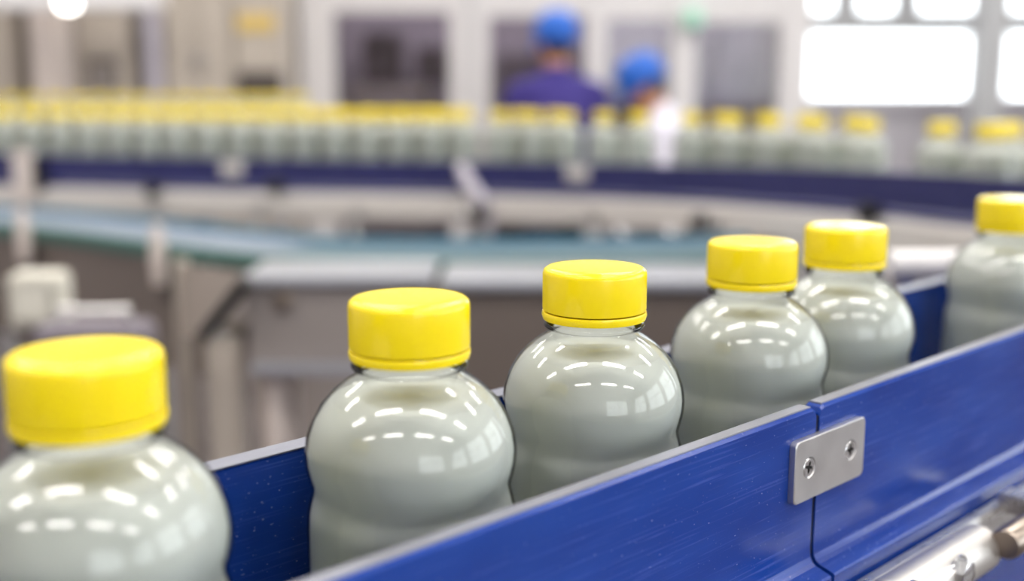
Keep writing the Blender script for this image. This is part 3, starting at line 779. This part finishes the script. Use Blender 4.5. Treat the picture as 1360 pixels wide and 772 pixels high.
# ------------------------------------------------------------------ white machine enclosure with dark panes
ZE = 6.2
def ez(py): return at(700, py, ZE).z
def ex_(px): return at(px, 60, ZE).x
ye = at(700, 60, ZE).y
en = thing('machine_enclosure', ((ex_(400)+ex_(1077))/2, ye+.6, 0), 'tall white-framed machine enclosure with smoked panes behind the two workers', 'machine')
posts = [(398, 444), (597, 650), (779, 806), (892, 926), (1036, 1078)]
for a, b in posts: MB().box2((ex_(a), ye, 0), (ex_(b), ye+.12, 2.25)).build('post', 'white_frame', en, bev=.01)
for a, b in ((622, 627),): MB().box2((ex_(a), ye-.012, 0), (ex_(b), ye, 2.2)).build('seam_strip', 'grey_column', en)
zt_l, zt_r = ez(14), ez(31)
for (a, b), (c, d) in zip(posts[:-1], posts[1:]):
    x0, x1 = ex_(b), ex_(c); f = ((b+c)/2-444)/(1036-444); zt_ = zt_l + (zt_r-zt_l)*f
    MB().box2((x0, ye+.01, zt_), (x1, ye+.11, 2.24)).build('top_beam', 'white_frame', en)
    MB().box2((x0, ye+.01, .05), (x1, ye+.11, .45)).build('bottom_panel', 'white_frame', en)
    MB().box2((x0, ye+.05, .45), (x1, ye+.062, zt_)).build('pane', 'smoked_glass', en)
MB().box2((ex_(398), ye+1.2, 0), (ex_(1078), ye+1.3, 2.2)).build('rear_panel', 'lilac_panel', en)
MB().box2((ex_(398), ye, 2.25), (ex_(1078), ye+.13, 2.4)).build('roof_beam', 'white_frame', en, bev=.01)
MB().box2((ex_(398), ye+.13, 0), (ex_(404), ye+1.2, 2.24)).build('side_panel', 'greige', en)
MB().box2((ex_(1072), ye+.13, 0), (ex_(1078), ye+1.2, 2.24)).build('side_panel', 'greige', en)
# machinery inside
for x0, x1, z0, z1, m in ((450, 560, 0, ez(112), 'cream'), (470, 520, ez(112), ez(40), 'brown_panel'), (660, 770, 0, ez(70), 'box_grey'), (815, 885, 0, ez(120), 'box_grey'), (935, 1000, 0, ez(110), 'lilac_panel'), (965, 985, ez(110), ez(45), 'steel_satin'), (545, 585, ez(112), ez(60), 'brown_panel')):
    MB().box2((ex_(x0), ye+.35, z0), (ex_(x1), ye+.8, z1)).build('inner_unit', m, en, bev=.01)
gl = MB().lathe([(.0, 0), (.05, 0), (.05, .07), (.035, .09), (0, .095)], 20, (ex_(917), ye-.05, ez(36)))
gl.build('signal_lamp', 'green_lamp', en)
MB().box((ex_(917), ye-.025, ez(36)-.01), (.06, .06, .02)).build('lamp_bracket', 'grey_column', en)

# grey column between the windows
cxa, cxb = at(1302, 60, 8.2).x, at(1338, 60, 8.2).x; yc = at(1302, 60, 8.2).y
cl = MB().box2((cxa, yc, 0), (cxb, yc+.2, HC)).build('trim_1', 'grey_column', bev=.01); struct(cl)

# ------------------------------------------------------------------ machine cabinets on the left
ZM = 5.8; ym = at(200, 60, ZM).y
def mx_(px): return min(at(px, 60, ZM).x, at(398, 60, 6.2).x - .02)
def mz_(py): return at(200, py, ZM).z
def tower(px0, px1, m, label, extra=None, dy=0.0, top=2.35):
    x0, x1 = mx_(px0), mx_(px1)
    t = thing('machine_tower', ((x0+x1)/2, ym+dy+.35, 0), label, 'machine cabinet')
    MB().box2((x0, ym+dy, .08), (x1, ym+dy+.7, top)).build('body', m, t, bev=.012)
    MB().box2((x0+.02, ym+dy+.03, 0), (x1-.02, ym+dy+.67, .08)).build('plinth', 'dark_recess', t)
    if extra: extra(t, ym+dy)
    return t
def pan(t, y, a, b, c, d, m, name='panel'):
    MB().box2((mx_(a), y-.012, mz_(d)), (mx_(b), y, mz_(c))).build(name, m, t, bev=.004)
tower(-60, 22, 'greige', 'plain grey-beige machine cabinet at the far end of the row', lambda t, y: pan(t, y, -50, 14, 10, 130, 'greige', 'door'))
tower(36, 64, 'greige', 'narrow plain grey-beige machine cabinet beside the pink-beige pillar', lambda t, y: pan(t, y, 39, 61, 10, 150, 'greige', 'door'))
tower(67, 99, 'greige_light', 'pink-beige upright pillar cabinet with pale front', lambda t, y: pan(t, y, 70, 96, -10, 160, 'greige_light', 'door'), dy=-.25)
def ex1(t, y):
    pan(t, y, 104, 170, 0, 70, 'greige', 'door'); pan(t, y, 113, 155, 78, 118, 'dark_recess', 'screen_bezel')
    MB().box2((mx_(118), y-.02, mz_(113)), (mx_(150), y-.012, mz_(88))).build('screen', 'box_grey', t)
tower(101, 174, 'greige', 'grey-beige machine cabinet with a dark inset screen', ex1)
tower(191, 213, 'lilac_panel', 'narrow lilac-grey machine cabinet next to the dark gap', lambda t, y: pan(t, y, 193, 211, 10, 150, 'lilac_panel', 'door'))
def ex2(t, y):
    pan(t, y, 222, 262, -20, 150, 'greige', 'door'); pan(t, y, 265, 304, -20, 150, 'greige', 'door')
    for px in (258, 269): MB().box2((mx_(px)-.008, y-.035, mz_(90)), (mx_(px)+.008, y-.012, mz_(70))).build('handle', 'steel', t)
tower(217, 309, 'greige', 'wide grey-beige machine cabinet with two doors and upright handles', ex2)
def ex3(t, y):
    pan(t, y, 316, 366, 20, 42, 'yellow_sticker', 'warning_plate'); pan(t, y, 314, 397, 94, 128, 'dark_recess', 'slot')
tower(311, 397, 'greige', 'grey-beige machine cabinet with a yellow plate and a dark slot', ex3)
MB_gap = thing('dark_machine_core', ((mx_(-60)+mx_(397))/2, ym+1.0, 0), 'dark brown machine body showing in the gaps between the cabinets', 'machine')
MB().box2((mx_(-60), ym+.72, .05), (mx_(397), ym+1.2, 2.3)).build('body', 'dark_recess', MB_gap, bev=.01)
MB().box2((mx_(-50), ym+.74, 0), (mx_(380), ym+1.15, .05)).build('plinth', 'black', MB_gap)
# overhead duct with a lamp in the top left
ZD = 5.0
a0 = at(-60, 12, ZD); a1 = at(205, -12, ZD+.3)
du = thing('overhead_duct', ((a0.x+a1.x)/2, (a0.y+a1.y)/2, a0.z), 'white overhead duct running across above the machine cabinets', 'duct')
mb = MB(); off = Vector((0, .18, 0)); hh = Vector((0, 0, .14))
q = [a0, a0+off, a0+off+hh, a0+hh]; q2 = [Vector((v.x+(a1-a0).x, v.y+(a1-a0).y, v.z+(a1-a0).z*0+.02)) for v in q]
mb.add(q+q2, [(0, 1, 2, 3), (7, 6, 5, 4)] + [(i, (i+1) % 4, 4+(i+1) % 4, 4+i) for i in range(4)])
mb.build('duct_body', 'white_frame', du, bev=.01)
for k in (.2, .8):
    c = a0.lerp(a1, k); MB().tube([(c.x, c.y+.09, a0.z+.13), (c.x, c.y+.09, HC)], .008, 8).build('hanger', 'steel', du)
lp = at(90, 4, 4.7)
lt = thing('pendant_lamp', (lp.x, lp.y, HC), 'small round glowing pendant lamp hanging by the white duct', 'lamp')
MB().lathe([(0, -.03), (.03, -.025), (.04, 0), (.03, .025), (0, .03)], 20, lp).build('bulb', 'lamp_white', lt)
MB().lathe([(.045, .02), (.02, .06), (.0, .065)], 20, lp).build('shade', 'white_frame', lt)
MB().tube([lp + Vector((0, 0, .06)), (lp.x, lp.y, HC)], .004, 6).build('cord', 'black', lt)

# ------------------------------------------------------------------ the two workers
def capsule(mb, p0, r0, p1, r1, seg=14, sy=1.0):
    p0 = Vector(p0); p1 = Vector(p1); t = (p1-p0).normalized(); path = []; rr = []
    for k in range(5): a = -math.pi/2 + math.pi/2*k/5; path.append(p0 + t*(r0*math.sin(a))); rr.append(max(1e-4, r0*math.cos(a)))
    path.append(p0); rr.append(r0); path.append(p1); rr.append(r1)
    for k in range(1, 6): a = math.pi/2*k/5; path.append(p1 + t*(r1*math.sin(a))); rr.append(max(1e-4, r1*math.cos(a)))
    mb.tube(path, rr, seg)
def ellipsoid(mb, c, r, R=None, seg=20, rings=12):
    vs = []; fs = []; c = Vector(c); R = R or Matrix.Identity(3)
    for i in range(rings+1):
        th = math.pi*i/rings
        for k in range(seg):
            ph = 2*math.pi*k/seg
            vs.append(c + R @ Vector((r[0]*math.sin(th)*math.cos(ph), r[1]*math.sin(th)*math.sin(ph), r[2]*math.cos(th))))
    for i in range(rings):
        for k in range(seg): fs.append((i*seg+k, i*seg+(k+1) % seg, (i+1)*seg+(k+1) % seg, (i+1)*seg+k))
    mb.add(vs, fs)
def fuse(mb, name, m, parent, voxel=.011, smooth=5):
    o = mb.build(name, m, parent, world=False)
    r = o.modifiers.new('r', 'REMESH'); r.mode = 'VOXEL'; r.voxel_size = voxel; r.use_smooth_shade = True
    s = o.modifiers.new('s', 'SMOOTH'); s.iterations = smooth; s.factor = .5
    dg = bpy.context.evaluated_depsgraph_get(); dg.update()
    me = bpy.data.meshes.new_from_object(o.evaluated_get(dg)); o.modifiers.clear(); o.data = me
    if not me.materials: me.materials.append(M[m])
    return o
def worker(locn, rz, H, lean, head_turn, head_nod, shirt, label, brim, bouff):
    t = thing('person', locn, label, 'person', rz=rz)
    s = H/1.72
    Rl = Matrix.Rotation(-lean, 3, 'X'); hip = Vector((0, 0, .95))
    def U(x, y, z): return (hip + Rl @ (Vector((x, y, z)) - hip))*s          # upper body, leans about the hips
    def L(x, y, z): return Vector((x, y, z))*s
    Rh = Matrix.Rotation(-lean-head_nod, 3, 'X') @ Matrix.Identity(3)
    Rt = Matrix.Rotation(head_turn, 3, 'Z')
    hc = U(0, .015, 1.48); HR = Rl @ Rt @ Matrix.Rotation(-head_nod, 3, 'X')
    def Hd(x, y, z): return hc + HR @ (Vector((x, y, z))*s)
    def arms(mb, g, hands=True, only=None):
        for sx in (-1, 1):
            sh = U(sx*.185, -.01, 1.350); el = U(sx*.25, .04, 1.11); wr = U(sx*.17, .27, 1.06)
            capsule(mb, sh, (.058+g)*s, el, (.044+g)*s); capsule(mb, el, (.043+g)*s, wr, (.029+g)*s)
            if hands:
                pm = U(sx*.155, .345, 1.055); capsule(mb, wr, .027*s, pm, .034*s)
                for k, ln in enumerate((.062, .074, .068, .05)):
                    o = (k-1.5)*.021; b = U(sx*.155+o, .365, 1.055); mdl = U(sx*.155+o*1.1, .365+ln*.5, 1.045); e = U(sx*.155+o*1.1, .365+ln*.85, 1.015)
                    capsule(mb, b, .0098*s, mdl, .009*s, 8); capsule(mb, mdl, .009*s, e, .008*s, 8)
                b = U(sx*.155-sx*.03, .31, 1.055); e = U(sx*.155-sx*.062, .355, 1.04); capsule(mb, b, .013*s, e, .0095*s, 8)
    def torso(mb, g):
        for z, rx, ry in ((.97, .165, .115), (1.06, .152, .108), (1.16, .160, .115), (1.26, .178, .122), (1.32, .172, .112)):
            ellipsoid(mb, U(0, 0, z), ((rx+g)*s, (ry+g)*s, .085*s), Rl)
        for sx in (-1, 1): capsule(mb, U(0, -.01, 1.41), (.052+g)*s, U(sx*.165, -.01, 1.352), (.058+g)*s)
    def legs(mb, g):
        for sx in (-1, 1):
            capsule(mb, L(sx*.09, 0, .92), (.088+g)*s, L(sx*.10, .01, .50), (.056+g)*s)
            capsule(mb, L(sx*.10, .01, .50), (.056+g)*s, L(sx*.105, -.02, .09), (.036+g)*s)
    body = MB(); torso(body, 0); arms(body, 0); legs(body, 0)
    for sx in (-1, 1): capsule(body, L(sx*.105, -.03, .05), .036*s, L(sx*.115, .13, .04), .03*s)
    capsule(body, U(0, -.012, 1.40), .056*s, Hd(0, -.01, .05), .052*s)
    ellipsoid(body, Hd(0, -.008, .135), (.076*s, .096*s, .098*s), HR)
    ellipsoid(body, Hd(0, .03, .065), (.056*s, .062*s, .066*s), HR)
    capsule(body, Hd(0, .088, .115), .011*s, Hd(0, .102, .085), .014*s, 10)
    for sx in (-1, 1): ellipsoid(body, Hd(sx*.078, -.005, .105), (.012*s, .022*s, .033*s), HR)
    capsule(body, Hd(-.022, .082, .048), .007*s, Hd(.022, .082, .048), .007*s, 8)
    fuse(body, 'body', 'skin', t, .009, 4)
    for sx in (-1, 1):
        e = MB(); ellipsoid(e, Hd(sx*.032, .078, .122), (.012*s, .008*s, .009*s), HR, 12, 8); e.build('eye', 'eye_white', t, world=False)
    sh = MB(); torso(sh, .016); arms(sh, .014, hands=False); capsule(sh, U(0, -.012, 1.39), .072*s, U(0, -.006, 1.445), .066*s)
    fuse(sh, 'shirt', shirt, t, .012, 4)
    tr = MB(); legs(tr, .016); ellipsoid(tr, L(0, 0, .95), (.185*s, .138*s, .11*s)); fuse(tr, 'trousers', 'cloth_dark', t, .014, 4)
    for sx in (-1, 1):
        so = MB(); capsule(so, L(sx*.105, -.035, .052), .046*s, L(sx*.116, .14, .042), .040*s); o = fuse(so, 'shoe', 'shoe', t, .01, 2)
        for v in o.data.vertices: v.co.z = max(v.co.z, 0.0)
    hr = MB(); ellipsoid(hr, Hd(0, -.022, .125), (.083*s, .092*s, .082*s), HR); hr.build('hair', 'hair', t, world=False)
    cp = MB(); vs = []; fs = []; seg = 28; prof = [(1.0, -.02), (1.04, .0), (bouff, .03), (bouff*.98, .06), (bouff*.86, .095), (bouff*.62, .12), (bouff*.3, .132), (.0, .135)]
    for r, z in prof:
        for k in range(seg):
            a = 2*math.pi*k/seg; vs.append(Hd(.088*r*math.cos(a), -.012+.106*r*math.sin(a), .135+z+.004*math.sin(7*a)*(1 if z > .02 else 0)))
    for i in range(len(prof)-1):
        for k in range(seg): fs.append((i*seg+k, i*seg+(k+1) % seg, (i+1)*seg+(k+1) % seg, (i+1)*seg+k))
    cp.add(vs, fs); co = cp.build('work_cap', 'cap_blue', t, world=False, angle=80)
    if brim:
        bm_ = MB(); vs = []; fs = []; n = 13
        for k in range(n):
            a = math.radians(20 + 140*k/(n-1)); c, sn = math.cos(a), math.sin(a)
            for rr, z in ((1.0, .128), (1.0, .122)): vs.append(Hd(.088*rr*c, -.012+.106*rr*sn, z))
            ext = .075*math.sin(math.pi*k/(n-1))**.6
            for z in (.108, .102): vs.append(Hd(.088*c*1.02, -.012+.106*sn+ext, z))
        for k in range(n-1):
            b0, b1 = k*4, k*4+4
            fs += [(b0, b1, b1+2, b0+2), (b0+1, b0+3, b1+3, b1+1), (b0+2, b1+2, b1+3, b0+3), (b0, b0+1, b1+1, b1)]
        bm_.add(vs, fs); bm_.build('cap_brim', 'cap_blue', t, world=False, angle=80)
    bd = MB(); bd.sweep([(0, 0), (.004, 0), (.004, .018), (0, .018)], [Hd(.0895*math.cos(2*math.pi*k/24), -.012+.1075*math.sin(2*math.pi*k/24), .113) for k in range(24)] + [Hd(.0895, -.012, .113)], [(HR @ Vector((math.cos(2*math.pi*k/24), math.sin(2*math.pi*k/24), 0))) for k in range(25)])
    bd.build('cap_band', 'cap_blue', t, world=False)
    return t
q = at(737, 60, 5.15)
worker((q.x+.015, q.y, 0), math.radians(12), 1.66, .05, math.radians(18), .05, 'cloth_purple', 'person in blue cap and dark purple shirt, back turned, facing the enclosure', True, 1.14)
q = at(850, 100, 4.6)
worker((q.x+.215, q.y, 0), math.radians(72), 1.49, .31, math.radians(4), .22, 'cloth_white', 'person in blue peaked cap and white shirt, leaning beside the purple-shirted one', True, 1.14)
